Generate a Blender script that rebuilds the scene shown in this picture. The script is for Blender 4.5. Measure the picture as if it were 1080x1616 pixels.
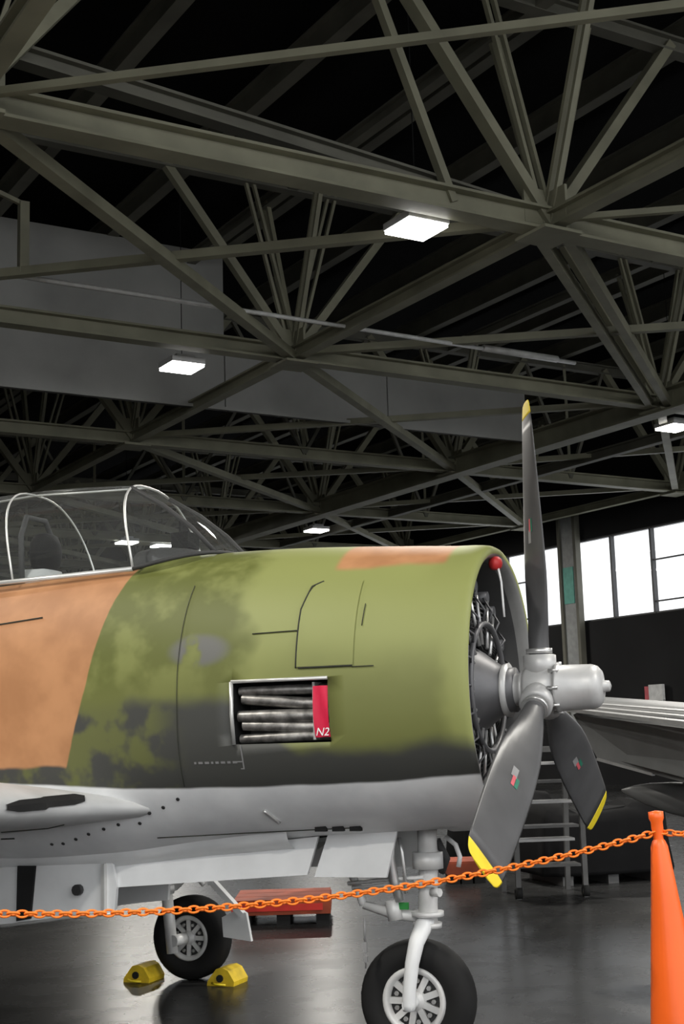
import bpy, bmesh, math, random
from mathutils import Vector, Matrix
from mathutils.bvhtree import BVHTree

# ------------------------------------------------------------------ camera, world, exposure
SC = bpy.context.scene
COL = SC.collection
for o in list(bpy.data.objects):
    bpy.data.objects.remove(o)
random.seed(7)
F_PX, PITCH, ROLL, CAM_H = 2160.0, 0.1615, 0.0299, 1.653
cam_data = bpy.data.cameras.new('camera')
cam_data.sensor_fit = 'VERTICAL'
cam_data.sensor_height = 36.0
cam_data.sensor_width = 24.06
cam_data.lens = 36.0 * F_PX / 1616.0
cam_data.clip_start = 0.05
cam_data.clip_end = 500
cam = bpy.data.objects.new('camera', cam_data)
COL.objects.link(cam)
cam.matrix_world = (Matrix.Translation((0, 0, CAM_H)) @ Matrix.Rotation(math.pi / 2 + PITCH, 4, 'X')
                    @ Matrix.Rotation(-ROLL, 4, 'Z'))
SC.camera = cam

world = bpy.data.worlds.new('overcast_sky')
SC.world = world
world.use_nodes = True
bg = world.node_tree.nodes['Background']
bg.inputs[0].default_value = (0.97, 0.985, 1.0, 1)
bg.inputs[1].default_value = 1.0
SC.view_settings.view_transform = 'Standard'
SC.view_settings.look = 'None'
SC.view_settings.gamma = 1
SC.view_settings.use_curve_mapping = False
SC.view_settings.exposure = 1.2
LAMP_WATTS = 185.0

# ------------------------------------------------------------------ materials
MATS = {}


def new_mat(name):
    m = bpy.data.materials.new(name)
    m.use_nodes = True
    MATS[name] = m
    nt = m.node_tree
    return m, nt, nt.nodes['Principled BSDF']


def rgba(c):
    return (c[0], c[1], c[2], 1)


def mat(name, c, rough=0.5, metal=0.0, var=0.15, scale=6.0, bump=0.0, bscale=40.0, coat=0.0):
    m, nt, p = new_mat(name)
    p.inputs['Roughness'].default_value = rough
    p.inputs['Metallic'].default_value = metal
    if coat:
        p.inputs['Coat Weight'].default_value = coat
    tc = nt.nodes.new('ShaderNodeTexCoord')
    nz = nt.nodes.new('ShaderNodeTexNoise')
    nz.inputs['Scale'].default_value = scale
    nz.inputs['Detail'].default_value = 5
    nt.links.new(tc.outputs['Object'], nz.inputs['Vector'])
    cr = nt.nodes.new('ShaderNodeValToRGB')
    cr.color_ramp.elements[0].position = 0.3
    cr.color_ramp.elements[1].position = 0.7
    cr.color_ramp.elements[0].color = rgba([x * (1 - var) for x in c])
    cr.color_ramp.elements[1].color = rgba([min(1, x * (1 + var)) for x in c])
    nt.links.new(nz.outputs['Fac'], cr.inputs['Fac'])
    nt.links.new(cr.outputs['Color'], p.inputs['Base Color'])
    if bump:
        n2 = nt.nodes.new('ShaderNodeTexNoise')
        n2.inputs['Scale'].default_value = bscale
        nt.links.new(tc.outputs['Object'], n2.inputs['Vector'])
        b = nt.nodes.new('ShaderNodeBump')
        b.inputs['Strength'].default_value = bump
        b.inputs['Distance'].default_value = 0.01
        nt.links.new(n2.outputs['Fac'], b.inputs['Height'])
        nt.links.new(b.outputs['Normal'], p.inputs['Normal'])
    return m


class NG:
    """small helper for maths in a node tree"""

    def __init__(self, nt):
        self.nt = nt

    def m(self, op, a, b=None, clamp=False):
        n = self.nt.nodes.new('ShaderNodeMath')
        n.operation = op
        n.use_clamp = clamp
        for i, v in enumerate((a, b)):
            if v is None:
                continue
            if isinstance(v, (int, float)):
                n.inputs[i].default_value = v
            else:
                self.nt.links.new(v, n.inputs[i])
        return n.outputs[0]

    def step(self, v, edge, soft=0.01):
        """1 where v > edge"""
        n = self.nt.nodes.new('ShaderNodeMapRange')
        n.interpolation_type = 'SMOOTHSTEP'
        self.nt.links.new(v, n.inputs[0])
        if isinstance(edge, (int, float)):
            n.inputs[1].default_value = edge - soft
            n.inputs[2].default_value = edge + soft
        else:
            self.nt.links.new(self.m('SUBTRACT', edge, soft), n.inputs[1])
            self.nt.links.new(self.m('ADD', edge, soft), n.inputs[2])
        return n.outputs[0]

    def mix(self, fac, a, b):
        n = self.nt.nodes.new('ShaderNodeMix')
        n.data_type = 'RGBA'
        self.nt.links.new(fac, n.inputs[0])
        for i, v in ((6, a), (7, b)):
            if isinstance(v, tuple):
                n.inputs[i].default_value = rgba(v)
            else:
                self.nt.links.new(v, n.inputs[i])
        return n.outputs[2]

    def noise(self, vec, scale, detail=3):
        n = self.nt.nodes.new('ShaderNodeTexNoise')
        n.inputs['Scale'].default_value = scale
        n.inputs['Detail'].default_value = detail
        self.nt.links.new(vec, n.inputs['Vector'])
        return n.outputs['Fac']


def camo_material():
    m, nt, p = new_mat('camouflage_paint')
    g = NG(nt)
    tc = nt.nodes.new('ShaderNodeTexCoord').outputs['Object']
    sp = nt.nodes.new('ShaderNodeSeparateXYZ')
    nt.links.new(tc, sp.inputs[0])
    x, y, z = sp.outputs
    n1 = g.noise(tc, 2.2, 3)
    n2 = g.noise(tc, 5.0, 3)
    n3 = g.noise(tc, 3.7, 2)
    wob = g.m('MULTIPLY', g.m('SUBTRACT', n1, 0.5), 0.35)
    wob2 = g.m('MULTIPLY', g.m('SUBTRACT', n3, 0.5), 0.5)
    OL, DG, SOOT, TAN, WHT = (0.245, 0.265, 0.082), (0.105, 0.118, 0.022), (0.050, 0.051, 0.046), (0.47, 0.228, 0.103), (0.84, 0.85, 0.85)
    # light olive towards the nose, darker green patches behind and mottling
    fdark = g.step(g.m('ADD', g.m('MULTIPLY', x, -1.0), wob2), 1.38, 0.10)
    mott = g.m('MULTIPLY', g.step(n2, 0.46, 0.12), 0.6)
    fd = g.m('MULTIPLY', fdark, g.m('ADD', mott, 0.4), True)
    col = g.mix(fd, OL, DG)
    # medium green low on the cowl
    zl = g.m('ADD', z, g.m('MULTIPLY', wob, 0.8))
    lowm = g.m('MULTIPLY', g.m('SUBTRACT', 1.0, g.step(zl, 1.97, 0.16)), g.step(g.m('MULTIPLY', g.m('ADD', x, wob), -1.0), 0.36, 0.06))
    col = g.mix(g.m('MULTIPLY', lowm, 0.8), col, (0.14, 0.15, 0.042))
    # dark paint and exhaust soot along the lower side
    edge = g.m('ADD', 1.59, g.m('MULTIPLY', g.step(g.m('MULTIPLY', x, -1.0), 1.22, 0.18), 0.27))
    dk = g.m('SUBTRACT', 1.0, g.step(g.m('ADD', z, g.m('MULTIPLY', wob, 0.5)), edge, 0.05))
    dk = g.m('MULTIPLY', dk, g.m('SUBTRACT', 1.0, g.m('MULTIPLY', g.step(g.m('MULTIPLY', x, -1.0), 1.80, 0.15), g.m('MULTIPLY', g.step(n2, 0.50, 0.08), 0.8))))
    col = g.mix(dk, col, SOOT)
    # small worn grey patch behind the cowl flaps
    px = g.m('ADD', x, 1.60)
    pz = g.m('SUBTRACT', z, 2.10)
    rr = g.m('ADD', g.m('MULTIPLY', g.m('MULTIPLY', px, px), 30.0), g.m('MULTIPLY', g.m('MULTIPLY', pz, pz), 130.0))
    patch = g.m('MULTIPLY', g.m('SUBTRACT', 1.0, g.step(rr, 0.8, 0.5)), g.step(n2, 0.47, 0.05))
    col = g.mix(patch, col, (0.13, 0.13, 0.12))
    # tan area behind the slanting edge under the canopy, tan patch on top of the cowl
    tedge = g.m('ADD', 2.855, g.m('MULTIPLY', z, -0.285))
    tv = g.m('ADD', g.m('MULTIPLY', x, -1.0), g.m('MULTIPLY', wob, 0.18))
    ftan = g.m('MULTIPLY', g.step(tv, tedge, 0.006), g.step(g.m('ADD', z, g.m('MULTIPLY', wob, 0.3)), 1.53, 0.012))
    t2 = g.m('MULTIPLY', g.step(g.m('ADD', z, g.m('MULTIPLY', wob, 0.2)), 2.50, 0.02),
             g.m('MULTIPLY', g.step(g.m('MULTIPLY', x, -1.0), 0.36, 0.02), g.m('SUBTRACT', 1.0, g.step(g.m('MULTIPLY', x, -1.0), 0.93, 0.02))))
    tancol = g.mix(g.step(n2, 0.5, 0.2), TAN, (0.36, 0.165, 0.07))
    col = g.mix(g.m('MAXIMUM', ftan, t2), col, tancol)
    # pale grey underside, wavy edge
    zw = g.m('ADD', z, g.m('MULTIPLY', wob, 0.10))
    wedge = g.m('ADD', 1.405, g.m('MULTIPLY', g.m('MULTIPLY', g.m('ADD', x, 1.5), g.m('ADD', x, 1.5)), 0.025))
    fw = g.m('SUBTRACT', 1.0, g.step(zw, wedge, 0.008))
    whcol = g.mix(g.step(g.noise(tc, 3.0, 5), 0.5, 0.25), WHT, (0.66, 0.67, 0.68))
    col = g.mix(fw, col, whcol)
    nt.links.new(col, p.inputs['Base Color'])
    p.inputs['Roughness'].default_value = 0.58
    return m


def floor_material():
    m, nt, p = new_mat('polished_concrete')
    g = NG(nt)
    tc = nt.nodes.new('ShaderNodeTexCoord').outputs['Object']
    a = g.noise(tc, 0.35, 6)
    b = g.noise(tc, 3.0, 3)
    c1 = g.mix(g.step(a, 0.5, 0.18), (0.015, 0.0155, 0.016), (0.046, 0.046, 0.046))
    col = g.mix(g.m('MULTIPLY', g.step(b, 0.55, 0.2), 0.45), c1, (0.016, 0.016, 0.0165))
    nt.links.new(col, p.inputs['Base Color'])
    r = g.m('ADD', 0.22, g.m('MULTIPLY', b, 0.10))
    nt.links.new(r, p.inputs['Roughness'])
    p.inputs['Specular IOR Level'].default_value = 0.14
    return m


def glass_material(name, tint, fac, haze=0.0):
    m, nt, p = new_mat(name)
    out = nt.nodes['Material Output']
    tr = nt.nodes.new('ShaderNodeBsdfTransparent')
    tr.inputs[0].default_value = rgba(tint)
    gl = nt.nodes.new('ShaderNodeBsdfGlossy')
    gl.inputs['Roughness'].default_value = 0.03
    lw = nt.nodes.new('ShaderNodeLayerWeight')
    lw.inputs[0].default_value = 0.5
    g = NG(nt)
    f = g.m('ADD', 0.035, g.m('MULTIPLY', g.m('POWER', lw.outputs['Facing'], 4.0), fac), True)
    mx = nt.nodes.new('ShaderNodeMixShader')
    nt.links.new(f, mx.inputs[0])
    nt.links.new(tr.outputs[0], mx.inputs[1])
    nt.links.new(gl.outputs[0], mx.inputs[2])
    last = mx
    if haze:
        df = nt.nodes.new('ShaderNodeBsdfDiffuse')
        df.inputs[0].default_value = (0.75, 0.76, 0.76, 1)
        last = nt.nodes.new('ShaderNodeMixShader')
        last.inputs[0].default_value = haze
        nt.links.new(mx.outputs[0], last.inputs[1])
        nt.links.new(df.outputs[0], last.inputs[2])
    nt.links.new(last.outputs[0], out.inputs['Surface'])
    nt.nodes.remove(p)
    return m


def emit_material(name, c, s):
    m, nt, p = new_mat(name)
    p.inputs['Base Color'].default_value = rgba(c)
    p.inputs['Emission Color'].default_value = rgba(c)
    p.inputs['Emission Strength'].default_value = s
    return m


camo_material()
floor_material()
glass_material('canopy_glass', (0.86, 0.88, 0.88), 0.30, 0.03)
glass_material('window_glass', (0.86, 0.865, 0.87), 0.15)
emit_material('lamp_diffuser', (1, 0.98, 0.95), 6.0)
mat('roof_steel', (0.24, 0.234, 0.165), 0.55, 0, 0.2, 1.5)
mat('roof_steel_dark', (0.135, 0.132, 0.105), 0.65, 0, 0.2, 1.5)
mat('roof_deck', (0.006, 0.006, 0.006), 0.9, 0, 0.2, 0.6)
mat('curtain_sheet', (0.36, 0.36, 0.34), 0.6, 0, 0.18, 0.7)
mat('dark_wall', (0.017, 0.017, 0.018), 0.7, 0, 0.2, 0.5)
mat('apron_concrete', (0.30, 0.30, 0.29), 0.9, 0, 0.15, 0.5)
mat('window_frame', (0.05, 0.05, 0.052), 0.5)
mat('column_grey', (0.30, 0.31, 0.31), 0.5)
mat('teal_paint', (0.10, 0.42, 0.34), 0.5)
mat('pale_pipe', (0.62, 0.62, 0.60), 0.35)
mat('fixture_white', (0.7, 0.7, 0.7), 0.5)
mat('white_paint', (0.72, 0.73, 0.73), 0.4, 0, 0.08, 4)
mat('wing_paint', (0.46, 0.465, 0.465), 0.5, 0, 0.12, 4)
mat('bay_dark', (0.02, 0.02, 0.02), 0.8)
mat('silver_metal', (0.58, 0.58, 0.57), 0.32, 0.7, 0.12, 8)
mat('frame_silver', (0.62, 0.62, 0.60), 0.35, 0.5)
mat('exhaust_steel', (0.26, 0.25, 0.235), 0.42, 0.7, 0.6, 18)
mat('liner_dark', (0.055, 0.055, 0.055), 0.6)
mat('engine_grey', (0.11, 0.11, 0.115), 0.45, 0.3)
mat('lip_grey', (0.20, 0.20, 0.195), 0.5)
mat('engine_fin', (0.045, 0.045, 0.045), 0.5, 0.4)
mat('hub_grey', (0.46, 0.46, 0.455), 0.4, 0.2, 0.08, 12)
mat('blade_black', (0.07, 0.07, 0.072), 0.42, 0, 0.15, 6)
mat('tip_yellow', (0.80, 0.62, 0.02), 0.5)
mat('tyre_rubber', (0.016, 0.016, 0.016), 0.75)
mat('rim_paint', (0.62, 0.62, 0.61), 0.4, 0.1)
mat('seam_dark', (0.022, 0.024, 0.015), 0.8)
mat('bolt_dark', (0.03, 0.03, 0.03), 0.5)
mat('red_fabric', (0.70, 0.012, 0.06), 0.6)
mat('white_print', (0.85, 0.85, 0.85), 0.6, 0, 0.02)
mat('red_plastic', (0.55, 0.03, 0.03), 0.5)
mat('orange_plastic', (0.90, 0.13, 0.012), 0.42, 0, 0.08, 3)
mat('chain_orange', (0.90, 0.20, 0.012), 0.4, 0, 0.08, 9)
mat('chock_yellow', (0.72, 0.50, 0.02), 0.6, 0, 0.2, 12)
mat('seat_black', (0.006, 0.006, 0.006), 0.7)
mat('seat_grey', (0.42, 0.43, 0.43), 0.8)
mat('cockpit_green', (0.20, 0.22, 0.06), 0.6)
mat('cockpit_dark', (0.03, 0.03, 0.03), 0.7)
mat('other_grey', (0.14, 0.143, 0.143), 0.45, 0, 0.12, 3)
mat('other_light', (0.30, 0.30, 0.30), 0.4)
mat('cart_steel', (0.10, 0.10, 0.10), 0.5)
mat('rust_red', (0.30, 0.055, 0.02), 0.7, 0, 0.3, 5)
mat('bright_red', (0.60, 0.03, 0.02), 0.6)
mat('decal_red', (0.55, 0.10, 0.12), 0.5)
mat('decal_green', (0.02, 0.16, 0.10), 0.5)
mat('decal_grey', (0.24, 0.24, 0.24), 0.5)
mat('green_tag', (0.02, 0.22, 0.04), 0.5)
mat('filler_black', (0.007, 0.007, 0.0075), 0.85)
mat('base_rubber', (0.02, 0.02, 0.02), 0.8)


for n_ in ('filler_black', 'dark_wall', 'roof_deck', 'bay_dark', 'seat_black', 'cart_steel', 'tyre_rubber'):
    MATS[n_].node_tree.nodes['Principled BSDF'].inputs['Specular IOR Level'].default_value = 0.12


# ------------------------------------------------------------------ mesh helpers
class MB:
    def __init__(self):
        self.v, self.f, self.smooth = [], [], []

    def add(self, verts, faces, smooth=False):
        b = len(self.v)
        self.v += [tuple(v) for v in verts]
        self.f += [tuple(i + b for i in f) for f in faces]
        self.smooth += [smooth] * len(faces)
        return self

    def box(self, lo, hi, mtx=None):
        vs = [Vector((x, y, z)) for x in (lo[0], hi[0]) for y in (lo[1], hi[1]) for z in (lo[2], hi[2])]
        if mtx:
            vs = [mtx @ v for v in vs]
        return self.add(vs, [(0, 1, 3, 2), (4, 6, 7, 5), (0, 4, 5, 1), (2, 3, 7, 6), (0, 2, 6, 4), (1, 5, 7, 3)])

    def beam(self, a, b, w, h, up=(0, 0, 1)):
        a, b = Vector(a), Vector(b)
        d = (b - a).normalized()
        s = d.cross(Vector(up))
        if s.length < 1e-4:
            s = d.cross(Vector((1, 0, 0)))
        s.normalize()
        t = s.cross(d)
        vs = [p + s * (i * w / 2) + t * (j * h / 2) for p in (a, b) for i in (-1, 1) for j in (-1, 1)]
        return self.add(vs, [(0, 1, 3, 2), (4, 6, 7, 5), (0, 4, 5, 1), (2, 3, 7, 6), (0, 2, 6, 4), (1, 5, 7, 3)])

    def ibeam(self, a, b, w, h, tf=0.035, tw=0.03, up=(0, 0, 1)):
        a, b = Vector(a), Vector(b)
        d = (b - a).normalized()
        s = d.cross(Vector(up)).normalized()
        t = s.cross(d)
        self.beam(a + t * (h / 2 - tf / 2), b + t * (h / 2 - tf / 2), w, tf, up)
        self.beam(a - t * (h / 2 - tf / 2), b - t * (h / 2 - tf / 2), w, tf, up)
        self.beam(a, b, tw, h - 2 * tf, up)
        return self

    def double(self, a, b, w, gap, up=(0, 0, 1)):
        """two slim bars side by side"""
        a, b = Vector(a), Vector(b)
        d = (b - a).normalized()
        s = d.cross(Vector(up))
        if s.length < 1e-3:
            s = Vector((1, 0, 0))
        s.normalize()
        for k in (-1, 1):
            self.beam(a + s * k * gap / 2, b + s * k * gap / 2, w, w * 1.4, up)
        return self

    def tube(self, pts, r, n=8, caps=True, smooth=True):
        pts = [Vector(p) for p in pts]
        rs = r if isinstance(r, (list, tuple)) else [r] * len(pts)
        rings = []
        prev = None
        for i, p in enumerate(pts):
            d = (pts[min(i + 1, len(pts) - 1)] - pts[max(i - 1, 0)])
            if d.length < 1e-9:
                d = Vector((0, 0, 1))
            d.normalize()
            if prev is None:
                s = d.cross(Vector((0, 0, 1)))
                if s.length < 1e-3:
                    s = d.cross(Vector((1, 0, 0)))
            else:
                s = prev - d * prev.dot(d)
            s.normalize()
            prev = s
            t = d.cross(s)
            rings.append([p + (s * math.cos(k * 2 * math.pi / n) + t * math.sin(k * 2 * math.pi / n)) * rs[i] for k in range(n)])
        return self.loft(rings, True, caps, smooth)

    def loft(self, rings, closed=True, caps=True, smooth=True):
        n = len(rings[0])
        vs = [p for r in rings for p in r]
        fs = []
        for i in range(len(rings) - 1):
            for k in range(n if closed else n - 1):
                k2 = (k + 1) % n
                fs.append((i * n + k, i * n + k2, (i + 1) * n + k2, (i + 1) * n + k))
        self.add(vs, fs, smooth)
        if caps and closed:
            self.add(rings[0], [tuple(range(n))[::-1]])
            self.add(rings[-1], [tuple(range(n))])
        return self

    def lathe(self, prof, mtx, n=32, smooth=True, closed=False):
        """profile of (axial, radius); axis = local X of mtx"""
        rings = []
        for a, r in prof:
            rings.append([mtx @ Vector((a, r * math.cos(t * 2 * math.pi / n), r * math.sin(t * 2 * math.pi / n))) for t in range(n)])
        if closed:
            rings.append(rings[0])
        return self.loft(rings, True, False, smooth)

    def build(self, name, material, parent=None):
        me = bpy.data.meshes.new(name)
        me.from_pydata(self.v, [], self.f)
        me.polygons.foreach_set('use_smooth', self.smooth)
        me.validate()
        bm = bmesh.new()
        bm.from_mesh(me)
        bmesh.ops.remove_doubles(bm, verts=bm.verts, dist=1e-6)
        bmesh.ops.recalc_face_normals(bm, faces=bm.faces)
        bm.to_mesh(me)
        bm.free()
        me.materials.append(MATS[material])
        o = bpy.data.objects.new(name, me)
        COL.objects.link(o)
        if parent:
            o.parent = parent
        return o


def tag(o, label=None, cat=None, group=None, kind=None):
    if label:
        o['label'] = label
    if cat:
        o['category'] = cat
    if group:
        o['group'] = group
    if kind:
        o['kind'] = kind
    return o


def empty(name, loc=(0, 0, 0), rz=0.0):
    o = bpy.data.objects.new(name, None)
    o.location = loc
    o.rotation_euler = (0, 0, rz)
    o.empty_display_size = 0.2
    COL.objects.link(o)
    return o


def plabel(o, s):
    o['label'] = s
    return o


# ------------------------------------------------------------------ sight lines
def world_at(px, py, D):
    a, b = px - 540, py - 808
    cr, sr = math.cos(ROLL), math.sin(ROLL)
    u, v = a * cr - b * sr, a * sr + b * cr
    c, s = math.cos(PITCH), math.sin(PITCH)
    d = Vector((u, F_PX * c + v * s, F_PX * s - v * c))
    return Vector((0, 0, CAM_H)) + d * (D / d.y)



# ------------------------------------------------------------------ hangar: grid (u recedes left, w recedes right)
G = -0.5426
U1 = Vector((math.sin(G), math.cos(G), 0))
U2 = Vector((math.cos(G), -math.sin(G), 0))


def H(u, w, z):
    return U1 * u + U2 * w + Vector((0, 0, z))


def hbox(mb, u0, u1, w0, w1, z0, z1):
    vs = [H(u, w, z) for u in (u0, u1) for w in (w0, w1) for z in (z0, z1)]
    return mb.add(vs, [(0, 1, 3, 2), (4, 6, 7, 5), (0, 4, 5, 1), (2, 3, 7, 6), (0, 2, 6, 4), (1, 5, 7, 3)])


U_BACK, U_FAR, W_LEFT, W_RIGHT, Z_ROOF = -5.0, 62.0, -16.0, 27.2, 12.0
tag(hbox(MB(), U_BACK, U_FAR, W_LEFT, W_RIGHT, -0.2, 0).build('floor', 'polished_concrete'),
    'dark grey polished concrete hangar floor', 'floor', kind='structure')
tag(hbox(MB(), U_BACK - 60, U_BACK, W_LEFT - 40, W_RIGHT + 40, -0.2, 0).build('ground', 'apron_concrete'),
    'pale concrete apron outside the open hangar side', 'ground', kind='structure')
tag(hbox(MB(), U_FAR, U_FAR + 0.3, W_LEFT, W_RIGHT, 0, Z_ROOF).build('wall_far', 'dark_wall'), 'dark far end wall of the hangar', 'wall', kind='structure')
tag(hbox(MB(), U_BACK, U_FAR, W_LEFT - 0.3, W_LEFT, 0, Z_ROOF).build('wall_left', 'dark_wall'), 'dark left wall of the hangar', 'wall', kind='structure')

# right wall with its window band
WZ0, WZ1 = 4.76, 7.22
wm = MB()
hbox(wm, U_BACK, U_FAR, W_RIGHT, W_RIGHT + 0.3, 0, WZ0)
hbox(wm, U_BACK, U_FAR, W_RIGHT, W_RIGHT + 0.3, WZ1, Z_ROOF)
tag(wm.build('wall_right', 'dark_wall'), 'dark wall under a long band of bright windows', 'wall', kind='structure')
WEDGES = [-5 + 6.65 * k for k in range(0, 11)]
wi = 0
cols = [31.68 + 6.65 * k for k in range(-5, 5)]
for ci in range(len(cols) - 1):
    a, b = cols[ci], cols[ci + 1]
    wi += 1
    fr = MB()
    hbox(fr, a, b, W_RIGHT + 0.05, W_RIGHT + 0.2, WZ0, WZ0 + 0.05)
    hbox(fr, a, b, W_RIGHT + 0.05, W_RIGHT + 0.2, WZ1 - 0.05, WZ1)
    mull = [a + (b - a) * k / 4 for k in range(5)]
    for q in mull:
        hbox(fr, q - 0.035, q + 0.035, W_RIGHT + 0.03, W_RIGHT + 0.18, WZ0, WZ1)
    wo = tag(fr.build('window_%d' % wi, 'window_frame'), 'tall hangar window in the bright band of the right wall', 'window', 'windows along the right wall', 'structure')
    for k in range(4):
        hbox(MB(), mull[k] + 0.035, mull[k + 1] - 0.035, W_RIGHT + 0.10, W_RIGHT + 0.11, WZ0 + 0.05, WZ1 - 0.05).build('pane', 'window_glass', wo)
    # hopper sash rails in one light of each window
    sm = MB()
    for zz in (5.08, 6.25):
        hbox(sm, mull[1] + 0.035, mull[2] - 0.035, W_RIGHT + 0.06, W_RIGHT + 0.16, zz, zz + 0.04)
    sm.build('sash_rail', 'window_frame', wo)
for k, cu in enumerate(cols[1:-1]):
    c = MB()
    hbox(c, cu - 0.30, cu + 0.30, W_RIGHT - 0.16, W_RIGHT - 0.02, 0, 8.0)
    o = c.build('trim_%d' % (k + 1), 'column_grey')
    tag(o, 'grey steel column with teal band against the bright windows' if abs(cu - 31.68) < 0.1 else 'plain grey steel column against the right wall',
        'column', None if abs(cu - 31.68) < 0.1 else 'plain wall columns', 'structure')
    f = MB()
    for s in (-1, 1):
        hbox(f, cu + s * 0.36 - 0.06, cu + s * 0.36 + 0.06, W_RIGHT - 0.22, W_RIGHT - 0.02, 0, 8.0)
    f.build('flange', 'roof_steel_dark', o)
    if abs(cu - 31.68) < 0.1:
        t = MB()
        hbox(t, cu - 0.20, cu + 0.26, W_RIGHT - 0.18, W_RIGHT - 0.155, 5.35, 6.45)
        t.build('teal_band', 'teal_paint', o)

# ------------------------------------------------------------------ roof: deck, purlins, trusses
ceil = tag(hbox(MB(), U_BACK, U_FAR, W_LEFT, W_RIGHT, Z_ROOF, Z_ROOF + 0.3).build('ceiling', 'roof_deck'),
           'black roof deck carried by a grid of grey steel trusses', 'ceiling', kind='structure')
ZB, ZT = 8.0, 11.0
UL = [6.1, 12.8, 19.5, 26.6, 33.2, 39.9, 46.6, 53.3]
WL = [-12.0, -4.2, 3.5, 10.9, 19.25, 26.6]
for k in range(-5, 8):
    w = 12.25 * (11.4 - CAM_H) / (12 - CAM_H) + 2.42 * k * (11.4 - CAM_H) / (12 - CAM_H)
    if W_LEFT < w < W_RIGHT:
        MB().ibeam(H(U_BACK, w, 11.4), H(U_FAR, w, 11.4), 0.22, 0.42).build('purlin', 'roof_steel_dark', ceil)
for i, u in enumerate(UL):
    big = 0.30 if u < 15 else 0.26
    MB().ibeam(H(u, W_LEFT, ZB), H(u, W_RIGHT, ZB), big, big * 1.05).build('bottom_chord', 'roof_steel', ceil)
    MB().ibeam(H(u, W_LEFT, ZT), H(u, W_RIGHT, ZT), 0.2, 0.24).build('top_chord', 'roof_steel_dark', ceil)
for w in WL:
    MB().ibeam(H(U_BACK, w, ZB), H(U_FAR, w, ZB), 0.42 if abs(w - 19.25) < 0.1 else 0.2, 0.46 if abs(w - 19.25) < 0.1 else 0.22).build('cross_chord', 'roof_steel', ceil)
    MB().ibeam(H(U_BACK, w, ZT), H(U_FAR, w, ZT), 0.18, 0.22).build('cross_top_chord', 'roof_steel_dark', ceil)
MB().ibeam(H(12.8, 21.6, ZB), H(U_FAR, 21.6, ZB), 0.2, 0.24).build('cross_chord', 'roof_steel_dark', ceil)
# inclined strut rising from the near joint along the first truss
MB().ibeam(H(12.95, 10.9, 8.12), H(12.95, 0.5, 8.98), 0.2, 0.2).build('raking_strut', 'roof_steel_dark', ceil)
for i, u in enumerate(UL):
    for j, w in enumerate(WL):
        if u > 12.9 and (w < 0.2 * u or w > 1.5 * u):
            continue
        if u < 7:
            if w < 0 or w > 12:
                continue
        s = 0.085 if u < 25 else 0.10
        for dw in (-2.35, 2.35):
            if W_LEFT < w + dw < W_RIGHT:
                MB().beam(H(u, w, ZB), H(u, w + dw, ZT), s * (2.3 if u < 14 else 1.7), s * 1.6).build('web_diagonal', 'roof_steel', ceil)
        for dw in (-0.8, 0.85):
            if W_LEFT < w + dw < W_RIGHT:
                MB().double(H(u, w, ZB), H(u, w + dw, ZT), 0.05, 0.14, U1).build('web_strut', 'roof_steel', ceil)
        for du in (-1.15, 0.9):
            MB().double(H(u, w, ZB), H(u + du, w, ZT), 0.055, 0.15, U2).build('sway_strut', 'roof_steel', ceil)
        # gusset plates and bolted hub at the joint
        gp = MB()
        hbox(gp, u - 0.02, u + 0.02, w - 0.38, w + 0.38, ZB - 0.05, ZB + 0.42)
        hbox(gp, u - 0.38, u + 0.38, w - 0.02, w + 0.02, ZB - 0.05, ZB + 0.38)
        hbox(gp, u - 0.30, u + 0.30, w - 0.30, w + 0.30, ZB - 0.20, ZB - 0.16)
        gp.build('gusset_plate', 'roof_steel', ceil)
        # horizontal diagonals of the bay beyond
        if i + 1 < len(UL) and j + 1 < len(WL):
            u2, w2 = UL[i + 1], WL[j + 1]
            if u < 7:
                MB().beam(H(u, w2, ZB + 0.04), H(u2, w, ZB + 0.04), 0.085, 0.08).build('plan_brace', 'roof_steel', ceil)
                continue
            if u == 12.8 and abs(w - 10.9) < 0.1:
                MB().double(H(u, w, ZB - 0.05), H(u2, w2, ZB - 0.05), 0.13, 0.34).build('plan_brace', 'roof_steel', ceil)
            else:
                MB().beam(H(u, w, ZB - 0.05), H(u2, w2, ZB - 0.05), 0.17, 0.15).build('plan_brace', 'roof_steel', ceil)
            MB().beam(H(u, w2, ZB + 0.04), H(u2, w, ZB + 0.04), 0.14, 0.12).build('plan_brace', 'roof_steel', ceil)
        # middle post and inner diagonals
        if j + 1 < len(WL) and u > 20:
            wm_ = (w + WL[j + 1]) / 2
            MB().beam(H(u, wm_, ZB), H(u, wm_, ZT), 0.07, 0.07).build('web_post', 'roof_steel', ceil)
            MB().beam(H(u, wm_, ZB), H(u, w + 2.35, ZT), 0.09, 0.08).build('web_diagonal', 'roof_steel_dark', ceil)
            MB().beam(H(u, wm_, ZB), H(u, WL[j + 1] - 2.35, ZT), 0.09, 0.08).build('web_diagonal', 'roof_steel_dark', ceil)
MB().beam(H(12.8, 9.42, ZB), H(12.8, 8.2, ZT), 0.12, 0.10).build('web_diagonal', 'roof_steel', ceil)
# draft curtain: sheets hanging across the hangar between two trusses
for w0, w1, zt in ((-12, -6, 11.6), (-6, 0, 11.6), (0, 6.2, 11.6), (6.2, 11.6, 11.2), (11.6, 15.4, 9.5), (15.4, 19.1, 9.3)):
    c = MB()
    hbox(c, 23.55, 23.6, w0 + 0.01, w1 - 0.01, 8.0, zt)
    hbox(c, 23.5, 23.62, w0, w1, 8.0, 8.06)
    hbox(c, 23.52, 23.56, w0 + 0.0, w0 + 0.06, 8.0, zt)
    c.build('draft_curtain', 'curtain_sheet', ceil)
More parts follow.
